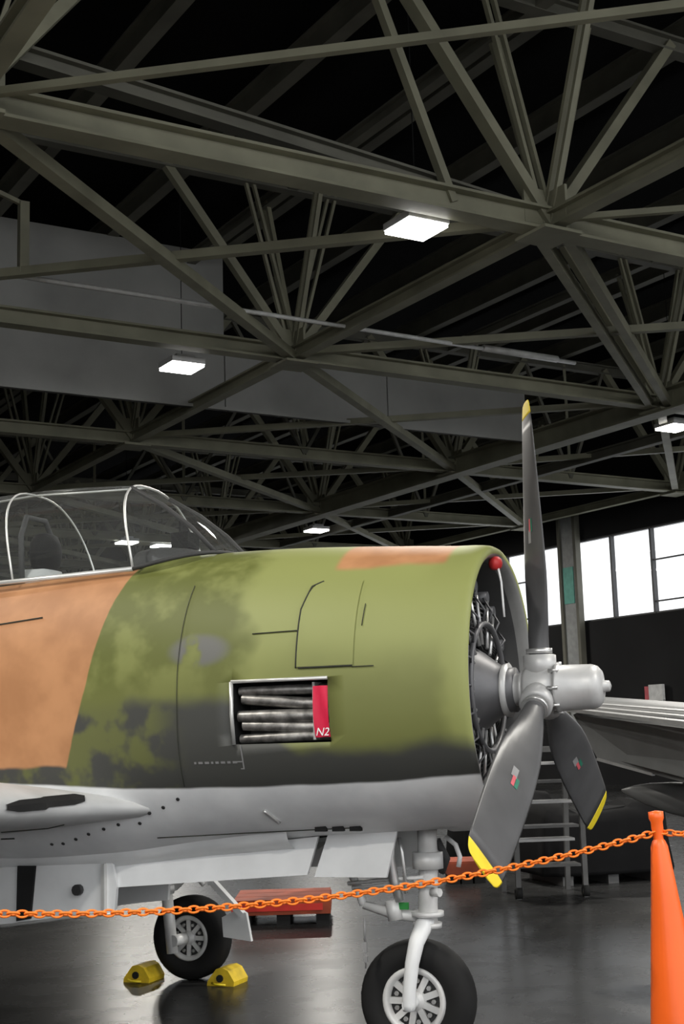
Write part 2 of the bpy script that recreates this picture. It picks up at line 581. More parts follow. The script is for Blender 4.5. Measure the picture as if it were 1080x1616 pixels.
# pale conduits and a drop pipe near the left
cd = MB()
cd.tube([H(17.8, 3.5, 8.06), H(17.8, 9.5, 8.03), H(17.8, 15.6, 7.97)], 0.035, 6)
cd.build('conduit', 'pale_pipe', ceil)
MB().tube([H(17.8, 13.6, 8.0), H(17.8, 15.2, 7.99)], 0.06, 6).build('conduit_sleeve', 'pale_pipe', ceil)
dp = MB()
dp.beam(H(17.6, 5.62, 9.05), H(17.6, 5.62, 8.02), 0.13, 0.13, U1)
dp.beam(H(17.6, 5.62, 9.02), H(17.6, 4.9, 9.25), 0.06, 0.06)
dp.build('drop_hanger', 'roof_steel', ceil)

# ceiling lamps
LAMPS = [(13.32, 9.23, 'square white ceiling lamp near the top, beside the big truss joint'),
         (20.4, 9.25, 'square white ceiling lamp hanging before the grey draft curtain'),
         (20.45, 20.55, 'square white ceiling lamp cut by the right picture edge'),
         (35.7, 20.6, 'small white ceiling lamp just above the cowling'),
         (39.93, 16.15, 'small far ceiling lamp seen through the canopy, left one'),
         (40.3, 17.5, 'small far ceiling lamp seen through the windscreen'),
         (6.0, 9.23, 'white ceiling lamp above the nearest truss bay'),
         (-1.1, 9.23, 'white ceiling lamp over the open hangar edge, right one'),
         (-1.1, -2.0, 'white ceiling lamp over the open hangar edge, left one'),
         (6.0, -2.0, 'white ceiling lamp over the near left bay'),
         (13.3, -2.0, 'white ceiling lamp over the left truss bay'),
         (13.3, 20.5, 'white ceiling lamp over the right truss bay')]
lamp_data = bpy.data.lights.new('lamp_light', 'AREA')
lamp_data.shape = 'SQUARE'
lamp_data.size = 0.5
lamp_data.energy = LAMP_WATTS
lamp_data.color = (1, 0.96, 0.88)
for (u, w, lab) in LAMPS:
    t = empty('ceiling_lamp', H(u, w, 7.8), -G)
    t.rotation_euler = (0, 0, math.atan2(U2.y, U2.x))
    tag(t, lab, 'lamp', 'square ceiling lamps')
    b = MB()
    b.box((-0.30, -0.29, 0.03), (0.30, 0.29, 0.12)).box((-0.16, -0.16, 0.12), (0.16, 0.16, 0.2))
    b.build('housing', 'fixture_white', t)
    d = MB().box((-0.285, -0.275, -0.015), (0.285, 0.275, 0.03))
    d.build('diffuser', 'lamp_diffuser', t)
    MB().tube([(0, 0, 0.2), (0, 0, 3.4)], 0.007, 6).build('hanger_rod', 'bay_dark', t)
    lo = bpy.data.objects.new('lamp_light', lamp_data)
    COL.objects.link(lo)
    lo.parent = t
    lo.location = (0, 0, -0.03)

# ------------------------------------------------------------------ the trainer aircraft
YAW = 0.3674
plane = empty('propeller_aircraft', (0.9976, 7.0982, 0), -YAW)
tag(plane, 'camouflaged propeller trainer aircraft with olive and tan cowling and pale belly', 'aircraft')
HUBZ = 1.858


def hermite(xs, ys, x):
    # xs descending from nose to tail
    if x >= xs[0]:
        return ys[0]
    if x <= xs[-1]:
        return ys[-1]
    for i in range(len(xs) - 1):
        if xs[i] >= x >= xs[i + 1]:
            break
    h = xs[i + 1] - xs[i]
    t = (x - xs[i]) / h

    def slope(k):
        if k == 0 or k == len(xs) - 1:
            return 0.0
        return (ys[k + 1] - ys[k - 1]) / (xs[k + 1] - xs[k - 1])
    m0, m1 = slope(i) * h, slope(i + 1) * h
    return ((2 * t ** 3 - 3 * t ** 2 + 1) * ys[i] + (t ** 3 - 2 * t ** 2 + t) * m0 + (-2 * t ** 3 + 3 * t ** 2) * ys[i + 1] + (t ** 3 - t ** 2) * m1)


SX = [-0.30, -0.60, -1.20, -1.75, -2.30, -3.00, -4.20, -6.00, -7.80, -9.20]
ZT_ = [2.622, 2.640, 2.676, 2.684, 2.662, 2.630, 2.600, 2.45, 2.28, 2.10]
ZB_ = [1.150, 1.140, 1.115, 1.070, 1.000, 0.960, 0.970, 1.20, 1.55, 1.85]
HW_ = [0.705, 0.725, 0.750, 0.735, 0.690, 0.640, 0.590, 0.42, 0.25, 0.06]
ZC_ = [1.875, 1.870, 1.850, 1.820, 1.780, 1.740, 1.750, 1.80, 1.88, 1.96]
NU_ = [2.05, 2.10, 2.15, 2.3, 2.6, 2.9, 2.6, 2.2, 2.0, 2.0]
NL_ = [2.05, 2.10, 2.20, 2.3, 2.4, 2.5, 2.4, 2.2, 2.0, 2.0]


def sec(x):
    return [hermite(SX, a, x) for a in (ZT_, ZB_, HW_, ZC_, NU_, NL_)]


def surf(x, th, off=0.0):
    """point on the skin; th 0 = port side, pi/2 = top, pi = starboard"""
    zt, zb, hw, zc, nu, nl = sec(x)
    c, s = math.cos(th), math.sin(th)
    n = nu if s >= 0 else nl
    hh = (zt - zc) if s >= 0 else (zc - zb)
    y = (hw + off) * math.copysign(abs(c) ** (2 / n), c)
    z = zc + (hh + off) * math.copysign(abs(s) ** (2 / n), s)
    return Vector((x, y, z))


def starboard(x, z, off=0.004):
    """skin point on the starboard side at height z"""
    zt, zb, hw, zc, nu, nl = sec(x)
    n = nu if z >= zc else nl
    hh = (zt - zc) if z >= zc else (zc - zb)
    q = min(0.9999, abs(z - zc) / hh)
    y = hw * (1 - q ** n) ** (1 / n)
    # outward normal in the section plane
    e = 1e-3
    q2 = min(0.9999, abs(z + e - zc) / hh)
    n2 = n
    y2 = hw * (1 - q2 ** n2) ** (1 / n2)
    nn = Vector((0, -e, -(y2 - y))) if True else None
    nn = Vector((0, -1, -(y2 - y) / e * -1)) if False else Vector((0, -1.0, -(y2 - y) / e)).normalized()
    return Vector((x, -y, z)) + nn * off


NTH = 72
rings = []
zc0 = 1.875


def ring_at(x, scale=1.0, xs=None):
    pts = []
    for k in range(NTH):
        p = surf(max(min(x, -0.30), -9.2), 2 * math.pi * k / NTH)
        pts.append(Vector((x if xs is None else xs, p.y * scale, zc0 + (p.z - zc0) * scale if scale != 1 else p.z)))
    return pts


front = ring_at(-0.30)


def scaled_front(x, s):
    return [Vector((x, p.y * s, zc0 + (p.z - zc0) * s)) for p in front]


for x, s in ((-0.64, 0.80), (-0.50, 0.84), (-0.30, 0.875), (-0.235, 0.895), (-0.207, 0.91), (-0.195, 0.93), (-0.192, 0.955), (-0.20, 0.974), (-0.22, 0.988), (-0.26, 0.996)):
    rings.append(scaled_front(x, s))
x = -0.30
while x > -4.4:
    rings.append(ring_at(x))
    x -= 0.1
for x in (-4.6, -5.0, -5.5, -6, -6.5, -7, -7.5, -8, -8.5, -9.0, -9.2):
    rings.append(ring_at(x))
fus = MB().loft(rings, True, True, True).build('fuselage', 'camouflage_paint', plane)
fus.data.materials.append(MATS['bay_dark'])
fus.data.materials.append(MATS['cockpit_green'])
fus.data.materials.append(MATS['lip_grey'])
for p_ in fus.data.polygons:
    if p_.center.x > -0.70 and math.hypot(p_.center.y / 0.705, (p_.center.z - zc0) / 0.735) < 0.945:
        p_.material_index = 3


def cut(target, boxes):
    """carve recesses into a mesh, then throw the cutter away"""
    for lo, hi, mi in boxes:
        c = MB().box(lo, hi).build('cutter', 'bay_dark')
        c.data.materials.clear()
        for m in target.data.materials:
            c.data.materials.append(m)
        for p in c.data.polygons:
            p.material_index = mi
        md = target.modifiers.new('cut', 'BOOLEAN')
        md.object = c
        md.operation = 'DIFFERENCE'
        md.solver = 'EXACT'
        bpy.context.view_layer.update()
        dg = bpy.context.evaluated_depsgraph_get()
        ev = target.evaluated_get(dg)
        me = bpy.data.meshes.new_from_object(ev, depsgraph=dg)
        target.modifiers.clear()
        old = target.data
        target.data = me
        bpy.data.objects.remove(c)
        bpy.data.meshes.remove(old)


par = fus.parent
fus.parent = None
cut(fus, [((-1.405, -1.0, 1.622), (-0.887, -0.52, 1.932), 1),
          ((-4.55, -0.38, 2.10), (-2.12, 0.38, 3.0), 2),
          ((-1.22, -0.2, 0.9), (-0.48, 0.2, 1.235), 1)])
fus.parent = par
fus.data.name = 'fuselage'
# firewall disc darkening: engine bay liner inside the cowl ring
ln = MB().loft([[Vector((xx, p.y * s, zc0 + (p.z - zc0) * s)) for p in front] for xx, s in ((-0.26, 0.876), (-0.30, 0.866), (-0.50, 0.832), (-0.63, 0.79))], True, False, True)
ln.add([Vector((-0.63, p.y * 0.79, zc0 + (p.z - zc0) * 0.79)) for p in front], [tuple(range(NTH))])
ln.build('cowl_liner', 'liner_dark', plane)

BV = BVHTree.FromObject(fus, bpy.context.evaluated_depsgraph_get()) if False else None


def seam(paths, name='panel_seam', r=0.0045, material='seam_dark'):
    for pth in paths:
        MB().tube(pth, r, 5).build(name, material, plane)


def spath(pts, n=8, off=0.005):
    out = []
    for (x0, z0), (x1, z1) in zip(pts[:-1], pts[1:]):
        for k in range(n):
            t = k / n
            out.append(starboard(x0 + (x1 - x0) * t, z0 + (z1 - z0) * t, off))
    out.append(starboard(pts[-1][0], pts[-1][1], off))
    return out


# raised inspection panel on the cowl side, plus its seam
pm = MB()
ru = []
for k in range(13):
    z = 1.99 + (2.42 - 1.99) * k / 12
    xl = -1.05 + (0.06 * max(0, (k - 8) / 4) ** 2)
    ru.append([starboard(xl + (-0.755 - xl) * q / 6, z, 0.006) for q in range(7)])
pm.loft(ru, False, False, True)
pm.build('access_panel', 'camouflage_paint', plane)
seam([spath([(-1.052, 1.985), (-1.052, 2.28), (-1.02, 2.40), (-0.965, 2.425)], 6), spath([(-1.04, 1.985), (-0.76, 1.985)], 6)])
seam([spath([(-1.30, 2.168), (-1.052, 2.172)], 6)], r=0.003)
seam([spath([(-0.72, 2.18), (-0.715, 2.29)], 4), spath([(-0.76, 1.98), (-0.65, 1.98)], 3)], r=0.0025)
seam([spath([(-3.6, 2.30), (-2.89, 2.315), (-2.62, 2.335)], 6)], r=0.004)
seam([spath([(-2.0, 1.15), (-1.5, 1.17), (-0.95, 1.19)], 6)], r=0.003)
seam([spath([(-1.72, 1.42), (-1.715, 2.0), (-1.70, 2.45)], 10)], r=0.002)
# drain outlet and small lower fittings on the pale belly
seam([spath([(-1.335, 1.29), (-1.315, 1.265), (-1.29, 1.225)], 3)], 'drain_outlet', 0.010, 'silver_metal')
for k in range(3):
    p = starboard(-1.10 + 0.09 * k, 1.19, 0.0)
    MB().box(p - Vector((0.03, 0.01, 0.02)), p + Vector((0.03, 0.02, 0.012))).build('belly_fitting', 'bay_dark', plane)
# stencil dashes under the exhaust
st = MB()
xx = -1.64
random.seed(3)
while xx > -1.64 - 1e-6 and xx < -1.42:
    wd = random.choice((0.012, 0.018, 0.024))
    a, b = starboard(xx, 1.530, 0.002), starboard(xx + wd, 1.530, 0.002)
    c, d = starboard(xx + wd, 1.541, 0.002), starboard(xx, 1.541, 0.002)
    st.add([a, b, c, d], [(0, 1, 2, 3)])
    xx += wd + 0.012
for (xa, xb, za, zb_) in ((-1.40, -1.365, 1.535, 1.541), (-1.372, -1.365, 1.50, 1.62), (-1.385, -1.365, 1.50, 1.506)):
    st.add([starboard(xa, za, 0.003), starboard(xb, za, 0.003), starboard(xb, zb_, 0.003), starboard(xa, zb_, 0.003)], [(0, 1, 2, 3)])
plabel(st.build('stencil_marking', 'decal_grey', plane), 'worn pale stencil line below the exhaust opening')

# exhaust bay: bright frame, stacks and red cover strip
ex = MB()
x0, x1, z0, z1 = -1.405, -0.887, 1.622, 1.932
ex.tube([starboard(x0, z0, 0.0), starboard(x0, 1.77, 0.0), starboard(x0, z1, 0.0)], 0.011, 6)
ex.tube([starboard(x0, z1, 0.0), starboard(-1.15, z1, 0.0), starboard(x1, z1, 0.0)], 0.010, 6)
plabel(ex.build('exhaust_frame', 'frame_silver', plane), 'bright metal edge of the exhaust opening')
for k, (za, zb_, ya, yb, r) in enumerate(((1.885, 1.885, -0.66, -0.705, 0.026), (1.815, 1.845, -0.66, -0.715, 0.030), (1.755, 1.760, -0.67, -0.72, 0.033), (1.70, 1.715, -0.66, -0.71, 0.030), (1.655, 1.648, -0.66, -0.70, 0.026))):
    e = MB()
    pts = [(-0.90, ya + 0.05, za), (-1.05, ya + 0.01, za), (-1.2, (ya + yb) / 2, (za + zb_) / 2), (-1.385 + 0.02 * (k % 2), yb + 0.02, zb_)]
    e.tube(pts, [r, r, r * 0.95, r * 0.85], 12, False)
    e.tube(pts, [r * 0.8, r * 0.8, r * 0.76, r * 0.68], 12, True)
    e.build('exhaust_stack', 'exhaust_steel', plane)
bk = MB()
bk.box((-0.985, -0.70, 1.635), (-0.972, -0.60, 1.915))
bk.build('stack_bracket', 'frame_silver', plane)
rs = MB()
grid = []
for k in range(9):
    z = 1.645 + (1.895 - 1.645) * k / 8
    grid.append([starboard(-0.968 + 0.078 * q / 4, z, -0.006 + 0.006 * math.sin(q * 1.6 + k * 0.5)) for q in range(5)])
rs.loft(grid, False, False, True)
strip = plabel(rs.build('warning_strip', 'red_fabric', plane), 'red cover strip with white letters beside the exhaust')


def text_mesh(body, size, name, material, parent, mtx, extrude=0.0008, shear=0.0):
    cu = bpy.data.curves.new(name, 'FONT')
    cu.body = body
    cu.size = size
    cu.extrude = extrude
    cu.shear = shear
    cu.align_x = 'CENTER'
    tmp = bpy.data.objects.new('tmp', cu)
    COL.objects.link(tmp)
    bpy.context.view_layer.update()
    me = bpy.data.meshes.new_from_object(tmp)
    bpy.data.objects.remove(tmp)
    me.materials.clear()
    me.materials.append(MATS[material])
    me.transform(mtx)
    o = bpy.data.objects.new(name, me)
    COL.objects.link(o)
    o.parent = parent
    return o


pt = starboard(-0.928, 1.655, 0.006)
mt = Matrix.Translation(pt) @ Matrix(((1, 0, 0, 0), (0, 0, -1, 0), (0, 1, 0, 0), (0, 0, 0, 1)))
text_mesh('N2', 0.055, 'strip_lettering', 'white_print', strip, mt, 0.001, 0.25)

# engine: crankcase, reduction gear, nine cylinders
ec = Vector((0, 0, HUBZ + 0.02))
XR = Matrix.Translation((0, 0, HUBZ))
en = MB()
en.lathe([(-0.62, 0.30), (-0.50, 0.30), (-0.46, 0.26), (-0.36, 0.24), (-0.30, 0.20), (-0.22, 0.14), (-0.17, 0.115), (-0.13, 0.115), (-0.13, 0.0)], XR, 36)
en.build('crankcase', 'engine_grey', plane)
nz = MB().lathe([(-0.19, 0.135), (-0.165, 0.14), (-0.16, 0.09), (-0.11, 0.08), (-0.10, 0.095), (-0.085, 0.095), (-0.08, 0.07), (-0.03, 0.065)], XR, 28)
nz.build('gear_nose', 'hub_grey', plane)
for k in range(9):
    a = 2 * math.pi * k / 9 + 0.17
    rm = Matrix.Translation((-0.44, 0, HUBZ + 0.02)) @ Matrix.Rotation(a, 4, 'X') @ Matrix.Rotation(-math.pi / 2, 4, 'Y')
    cy = MB()
    prof = []
    for q in range(11):
        r0 = 0.24 + q * 0.026
        big = 0.105 if q < 6 else 0.118
        prof += [(r0, 0.085), (r0 + 0.002, big), (r0 + 0.010, big), (r0 + 0.012, 0.085)]
    prof += [(0.535, 0.09), (0.55, 0.05), (0.553, 0.0)]
    cy.lathe(prof, rm, 18, False)
    cyo = cy.build('cylinder', 'engine_fin', plane)
    ra = Vector((0, -math.sin(a), math.cos(a)))
    ta = Vector((0, math.cos(a), math.sin(a)))
    c0 = Vector((-0.44, 0, HUBZ + 0.02))
    for s in (-1, 1):
        MB().tube([c0 + Vector((0.14, 0, 0)) + ra * 0.22 + ta * s * 0.03, c0 + Vector((0.12, 0, 0)) + ra * 0.50 + ta * s * 0.065], 0.010, 8).build('pushrod', 'silver_metal', cyo)
    for s in (-1, 1):
        cc = c0 + Vector((0.07, 0, 0)) + ra * 0.525 + ta * s * 0.07
        MB().tube([cc - Vector((0.05, 0, 0)), cc + Vector((0.055, 0, 0))], 0.032, 10).build('rocker_box', 'engine_grey', cyo)
hr = MB()
pts = []
for k in range(49):
    a = 2 * math.pi * k / 48
    pts.append(Vector((-0.28, 0.33 * math.cos(a), HUBZ + 0.02 + 0.33 * math.sin(a))))
hr.tube(pts, 0.016, 8, False)
hr.build('ignition_ring', 'engine_grey', plane)
for k in range(18):
    a = 2 * math.pi * k / 18
    d = Vector((0, math.cos(a), math.sin(a)))
    c0 = Vector((-0.28, 0, HUBZ + 0.02))
    MB().tube([c0 + d * 0.33, c0 + d * 0.40 + Vector((0.02, 0, 0)), c0 + d * 0.48 - Vector((0.03, 0, 0))], 0.006, 5).build('ignition_lead', 'engine_grey', plane)

# red intake-plug tag with white cord hanging from the cowl lip
tg = MB()
tg.lathe([(-0.036, 0.0), (-0.034, 0.02), (-0.02, 0.034), (0, 0.038), (0.02, 0.034), (0.034, 0.02), (0.036, 0)], Matrix.Translation((-0.205, -0.02, 2.52)) @ Matrix.Rotation(math.pi / 2, 4, 'Y'), 16)
tgo = plabel(tg.build('intake_tag', 'red_plastic', plane), 'round red tag with a white cord at the cowl lip')
MB().tube([(-0.19, -0.03, 2.50), (-0.175, -0.035, 2.42), (-0.17, -0.035, 2.30), (-0.168, -0.032, 2.235)], 0.006, 6).build('cord', 'white_print', tgo)

# propeller
hub = MB()
hub.lathe([(-0.085, 0.06), (-0.08, 0.105), (-0.06, 0.118), (0.05, 0.118), (0.07, 0.108), (0.085, 0.10)], XR, 32)
hub.lathe([(0.085, 0.0), (0.085, 0.125), (0.10, 0.125), (0.105, 0.117), (0.265, 0.114), (0.295, 0.104), (0.315, 0.08), (0.322, 0.045), (0.322, 0.03), (0.35, 0.028), (0.355, 0.02), (0.362, 0.0)], XR, 32)
hub.build('propeller_hub', 'hub_grey', plane)
for k in range(8):
    a = 2 * math.pi * k / 8
    MB().tube([(0.06, 0.124 * math.cos(a), HUBZ + 0.124 * math.sin(a)), (0.112, 0.124 * math.cos(a), HUBZ + 0.124 * math.sin(a))], 0.010, 6).build('dome_bolt', 'silver_metal', plane)
BR = 1.525


def blade_ring(r, th, n=16):
    d = Vector((0, math.sin(th), math.cos(th)))          # th = 0 up, positive towards port
    v = Vector((1, 0, 0)).cross(d)                        # direction of rotation
    beta = math.radians(hermite([-0.15, -0.35, -0.6, -0.9, -1.2, -1.4, -1.53], [60, 50, 40, 32.5, 27.5, 24.3, 22.3], -r))
    chord = hermite([-0.15, -0.25, -0.40, -0.60, -0.85, -1.10, -1.30, -1.42, -1.49, -1.52, -1.53], [0.105, 0.11, 0.165, 0.235, 0.27, 0.275, 0.272, 0.265, 0.24, 0.19, 0.10], -r)
    thick = hermite([-0.15, -0.25, -0.40, -0.60, -0.90, -1.30, -1.53], [0.105, 0.10, 0.065, 0.042, 0.028, 0.018, 0.007], -r)
    ch = v * math.cos(beta) + Vector((1, 0, 0)) * math.sin(beta)
    nn = ch.cross(d)
    c0 = Vector((0, 0, HUBZ)) + d * (r * 0.985)
    out = []
    for k in range(n):
        a = 2 * math.pi * k / n
        cx = math.cos(a)
        out.append(c0 + ch * (chord / 2 * cx + chord * 0.04 * (1 if r > 0.3 else 0)) + nn * (thick / 2 * math.sin(a)))
    return out


T1 = -0.018
TIPR = 1.445
for k, th in enumerate((T1, T1 + 2 * math.pi / 3, T1 - 2 * math.pi / 3)):
    rr = [0.08, 0.15, 0.20, 0.27, 0.34, 0.42, 0.5, 0.6, 0.72, 0.85, 1.0, 1.15, 1.28, 1.37, TIPR]
    bl = MB().loft([blade_ring(r, th) for r in rr]).build('propeller_blade', 'blade_black', plane)
    tip = MB().loft([blade_ring(r, th) for r in (TIPR, 1.46, 1.475, 1.49, 1.50, 1.512, 1.52, 1.527)])
    plabel(tip.build('blade_tip', 'tip_yellow', bl), 'yellow painted blade tip')
    d = Vector((0, math.sin(th), math.cos(th)))
    br = MB().tube([Vector((0, 0, HUBZ)) + d * 0.06, Vector((0, 0, HUBZ)) + d * 0.17, Vector((0, 0, HUBZ)) + d * 0.175], [0.085, 0.085, 0.07], 20)
    br.build('blade_barrel', 'hub_grey', bl)
    cl = MB().tube([Vector((0, 0, HUBZ)) + d * 0.18, Vector((0, 0, HUBZ)) + d * 0.205], 0.068, 20)
    cl.build('blade_clamp', 'silver_metal', bl)

    def decal(r, half_r, c_off, half_c, material, name='blade_decal'):
        v = Vector((1, 0, 0)).cross(d)
        m = MB()
        for sgn in (-1, 1):
            vs = []
            for (rr_, cc_) in ((r - half_r, c_off - half_c), (r + half_r, c_off - half_c), (r + half_r, c_off + half_c), (r - half_r, c_off + half_c)):
                R_ = blade_ring(rr_, th, 64)
                i = 16 if sgn > 0 else 48
                mid = (R_[16] + R_[48]) / 2
                ch = (R_[0] - R_[32]).normalized()
                nn = ch.cross(d).normalized()
                chord = (R_[0] - R_[32]).length
                tk = (R_[16] - R_[48]).length / 2 * math.sqrt(max(0, 1 - (2 * cc_ / chord) ** 2))
                vs.append(mid + ch * cc_ + nn * sgn * (tk + 0.0015))
            m.add(vs, [(0, 1, 2, 3)])
        m.build(name, material, bl)
    decal(0.80, 0.035, -0.01, 0.018, 'decal_grey')
    decal(0.86, 0.035, 0.018, 0.010, 'decal_green')
    decal(0.86, 0.035, -0.005, 0.010, 'decal_red')

# wings
def wing(side, name):
    rg = []
    ys = [0.30, 0.50, 0.54, 0.58, 0.62, 0.66, 0.70, 0.76, 0.82, 0.90, 1.0, 1.15, 1.45, 2.0, 3.0, 4.2, 5.4, 5.9, 6.05]
    for y in ys:
        le = hermite([0, -0.50, -0.56, -0.62, -0.70, -0.82, -1.0, -1.5, -6.1], [-1.70, -1.80, -1.90, -2.02, -2.13, -2.20, -2.24, -2.27, -2.65], -y)
        te = -4.75 + (y - 0.3) * 0.22
        thick = hermite([0, -0.5, -0.7, -1.0, -1.5, -4.0, -6.1], [0.12, 0.14, 0.24, 0.30, 0.31, 0.24, 0.15], -y)
        zc = 1.315 + (y - 0.7) * 0.06
        if y > 5.95:
            thick *= 0.35
        ch = le - te
        pts = []
        for k in range(28):
            a = 2 * math.pi * k / 28
            t = 0.5 * (1 - math.cos(a))
            prof = 5 * (0.2969 * math.sqrt(max(t, 0)) - 0.126 * t - 0.3516 * t * t + 0.2843 * t ** 3 - 0.1036 * t ** 4)
            zz = prof * thick * (1 if a <= math.pi else -0.95)
            pts.append(Vector((le - ch * t, side * y, zc + zz)))
        rg.append(pts)
    return MB().loft(rg).build(name, 'wing_paint', plane)


wing_r = wing(-1, 'wing')
wing_l = wing(1, 'wing')
wing_bv = BVHTree.FromPolygons([v.co for v in wing_r.data.vertices], [p.vertices for p in wing_r.data.polygons])
fus_bv = BVHTree.FromPolygons([v.co for v in fus.data.vertices], [p.vertices for p in fus.data.polygons])
PM = Matrix.Translation((0.9976, 7.0982, 0)) @ Matrix.Rotation(-YAW, 4, 'Z')
PMI = PM.inverted()


def skin_at(px, py):
    """where the sight line of a pixel meets the wing or fuselage skin (aircraft frame)"""
    o = PMI @ Vector((0, 0, CAM_H))
    d = (PMI @ world_at(px, py, 5.0) - o).normalized()
    best = None
    for bv in (wing_bv, fus_bv):
        loc, nor, idx, dist = bv.ray_cast(o, d)
        if loc is not None and (best is None or dist < best[2]):
            best = (loc, nor if nor.dot(d) < 0 else -nor, dist)
    return best[0], best[1]


# row of dark screws along the wing-root fillet
for px, py in ((82, 1332), (100, 1331), (120, 1324), (140, 1316), (164, 1308), (187, 1301), (221, 1299), (236, 1283), (258, 1274), (281, 1261)):
    loc, nor = skin_at(px, py)
    MB().tube([loc - nor * 0.004, loc + nor * 0.005], 0.010, 8).build('screw', 'bolt_dark', plane)
# dark intake slot in the wing-root leading edge
sl = MB()
up, md_, lo_ = [], [], []
for k in range(25):
    t = k / 24
    e = min(1, 4 * t + 0.3, 4 * (1 - t) + 0.5)
    for dy, arr in ((-8, up), (0, md_), (8, lo_)):
        loc, nor = skin_at(9 + 124 * t, 1274 - 12 * t + dy * e)
        arr.append(loc + nor * 0.010)
sl.loft([up, md_, lo_], False, False, False)
sl.loft([[p - Vector((0.02, -0.01, 0)) for p in up], up], False, False, False)
sl.loft([lo_, [p - Vector((0.02, -0.01, 0)) for p in lo_]], False, False, False)
plabel(sl.build('intake_slot', 'bay_dark', plane), 'long dark slot in the wing-root leading edge')
# seams of the wing-root panels
for pts_ in (((2, 1313), (40, 1310), (75, 1307), (110, 1299)), ((2, 1324), (30, 1323)), ((60, 1361), (160, 1352))):
    pth = []
    for (xa, ya), (xb, yb) in zip(pts_[:-1], pts_[1:]):
        for k in range(4):
            pth.append(skin_at(xa + (xb - xa) * k / 4, ya + (yb - ya) * k / 4)[0])
    MB().tube(pth, 0.005, 5).build('wing_seam', 'seam_dark', plane)

# tail
tl = MB()
fin = []
for (z, xl, xt, th) in ((2.2, -7.3, -9.3, 0.12), (2.9, -7.95, -9.25, 0.09), (3.6, -8.45, -9.15, 0.06), (3.75, -8.65, -9.1, 0.02)):
    fin.append([Vector((xl + (xt - xl) * 0.5 * (1 - math.cos(2 * math.pi * k / 16)), th / 2 * math.sin(2 * math.pi * k / 16), z)) for k in range(16)])
tl.loft(fin)
tl.build('tail_fin', 'camouflage_paint', plane)
for s in (-1, 1):
    h = []
    for (y, xl, xt, th) in ((0.1, -7.8, -9.2, 0.12), (1.4, -8.1, -9.05, 0.08), (2.1, -8.35, -8.95, 0.04)):
        h.append([Vector((xl + (xt - xl) * 0.5 * (1 - math.cos(2 * math.pi * k / 16)), s * y, 2.05 + th / 2 * math.sin(2 * math.pi * k / 16))) for k in range(16)])
    MB().loft(h).build('tailplane', 'camouflage_paint', plane)

# canopy
def arch(x0, top, hw, base, lean, n=24, grow=0.0):
    out = []
    for k in range(n + 1):
        a = math.pi * k / n
        s = math.sin(a)
        c = math.cos(a)
        out.append(Vector((x0 - lean * s, (hw + grow) * math.copysign(abs(c) ** 0.72, c), base + (top - base + grow) * s ** 0.85)))
    return out


A1 = (-2.13, 3.12, 0.455, 2.585, 0.15)
A2 = (-2.90, 3.145, 0.465, 2.565, 0.16)
A3 = (-3.75, 3.10, 0.455, 2.555, 0.14)
A4 = (-4.70, 2.90, 0.38, 2.55, 0.05)
wsb = []
for k in range(25):
    a = math.pi * k / 24
    s, c = math.sin(a), math.cos(a)
    yb = 0.455 * math.copysign(abs(c) ** 0.72, c)
    wsb.append(Vector((-2.13 + 0.42 * s ** 0.9, yb, 2.585 + 0.095 * s)))
A1p = arch(*A1)
mids = [[a.lerp(b, t) + Vector((0.03, 0, 0.02)) * math.sin(math.pi * t) for a, b in zip(wsb, A1p)] for t in (0, 0.33, 0.66, 1)]
MB().loft(mids, False, False, True).build('windscreen', 'canopy_glass', plane)
for (P, Q) in ((A1, A2), (A2, A3), (A3, A4)):
    pp = [[a.lerp(b, t) + Vector((0, 0, 0.012)) * math.sin(math.pi * t) * (1 if 3 < i < 21 else 0) for i, (a, b) in enumerate(zip(arch(*P), arch(*Q)))] for t in (0, 0.25, 0.5, 0.75, 1)]
    MB().loft(pp, False, False, True).build('canopy_pane', 'canopy_glass', plane)
for A, r in ((A1, 0.0075), (A2, 0.0065), (A3, 0.0065), (A4, 0.0065)):
    MB().tube(arch(*A), r, 8).build('canopy_bow', 'frame_silver', plane)
MB().tube(wsb, 0.012, 8).build('windscreen_base', 'cockpit_dark', plane)
for i in (9, 15):
    MB().tube([wsb[i], mids[1][i], mids[2][i], A1p[i]], 0.014, 8).build('windscreen_post', 'cockpit_dark', plane)
for s, i in ((1, 0), (-1, 24)):
    MB().tube([arch(*A)[i] for A in (A1, A2, A3, A4)], 0.014, 8).build('canopy_rail', 'frame_silver', plane)
MB().tube([arch(*A)[12] for A in (A1, A2, A3, A4)], 0.007, 8).build('canopy_spine', 'frame_silver', plane)
# cockpit contents
for xs in (-2.98, -4.05):
    sb = MB()
    prof = [(-0.16, 2.25), (-0.19, 2.45), (-0.17, 2.62), (-0.12, 2.68)]
    rg = []
    for hwid, z in prof:
        rg.append([Vector((xs + dx, y, z)) for (dx, y) in ((-0.08, hwid), (0.04, hwid * 0.8), (0.05, 0), (0.04, -hwid * 0.8), (-0.08, -hwid))])
    sb.loft(rg, True, True, True)
    so = sb.build('seat', 'seat_grey', plane)
    hd = MB()
    rg = []
    for (z, s) in ((2.665, 0.55), (2.70, 0.9), (2.77, 1.05), (2.84, 1.0), (2.89, 0.75), (2.905, 0.3)):
        rg.append([Vector((xs - 0.01 + 0.075 * s * math.cos(t * 2 * math.pi / 16), 0.125 * s * math.sin(t * 2 * math.pi / 16), z)) for t in range(16)])
    hd.loft(rg)
    plabel(hd.build('headrest', 'seat_black', so), 'rounded black headrest')
    MB().tube([(xs - 0.05, -0.18, 2.4), (xs - 0.07, -0.17, 2.88), (xs - 0.08, -0.10, 3.0), (xs - 0.08, 0.10, 3.0), (xs - 0.07, 0.17, 2.88), (xs - 0.05, 0.18, 2.4)], 0.018, 8).build('roll_bar', 'cockpit_dark', so)
gs = MB()
rg = []
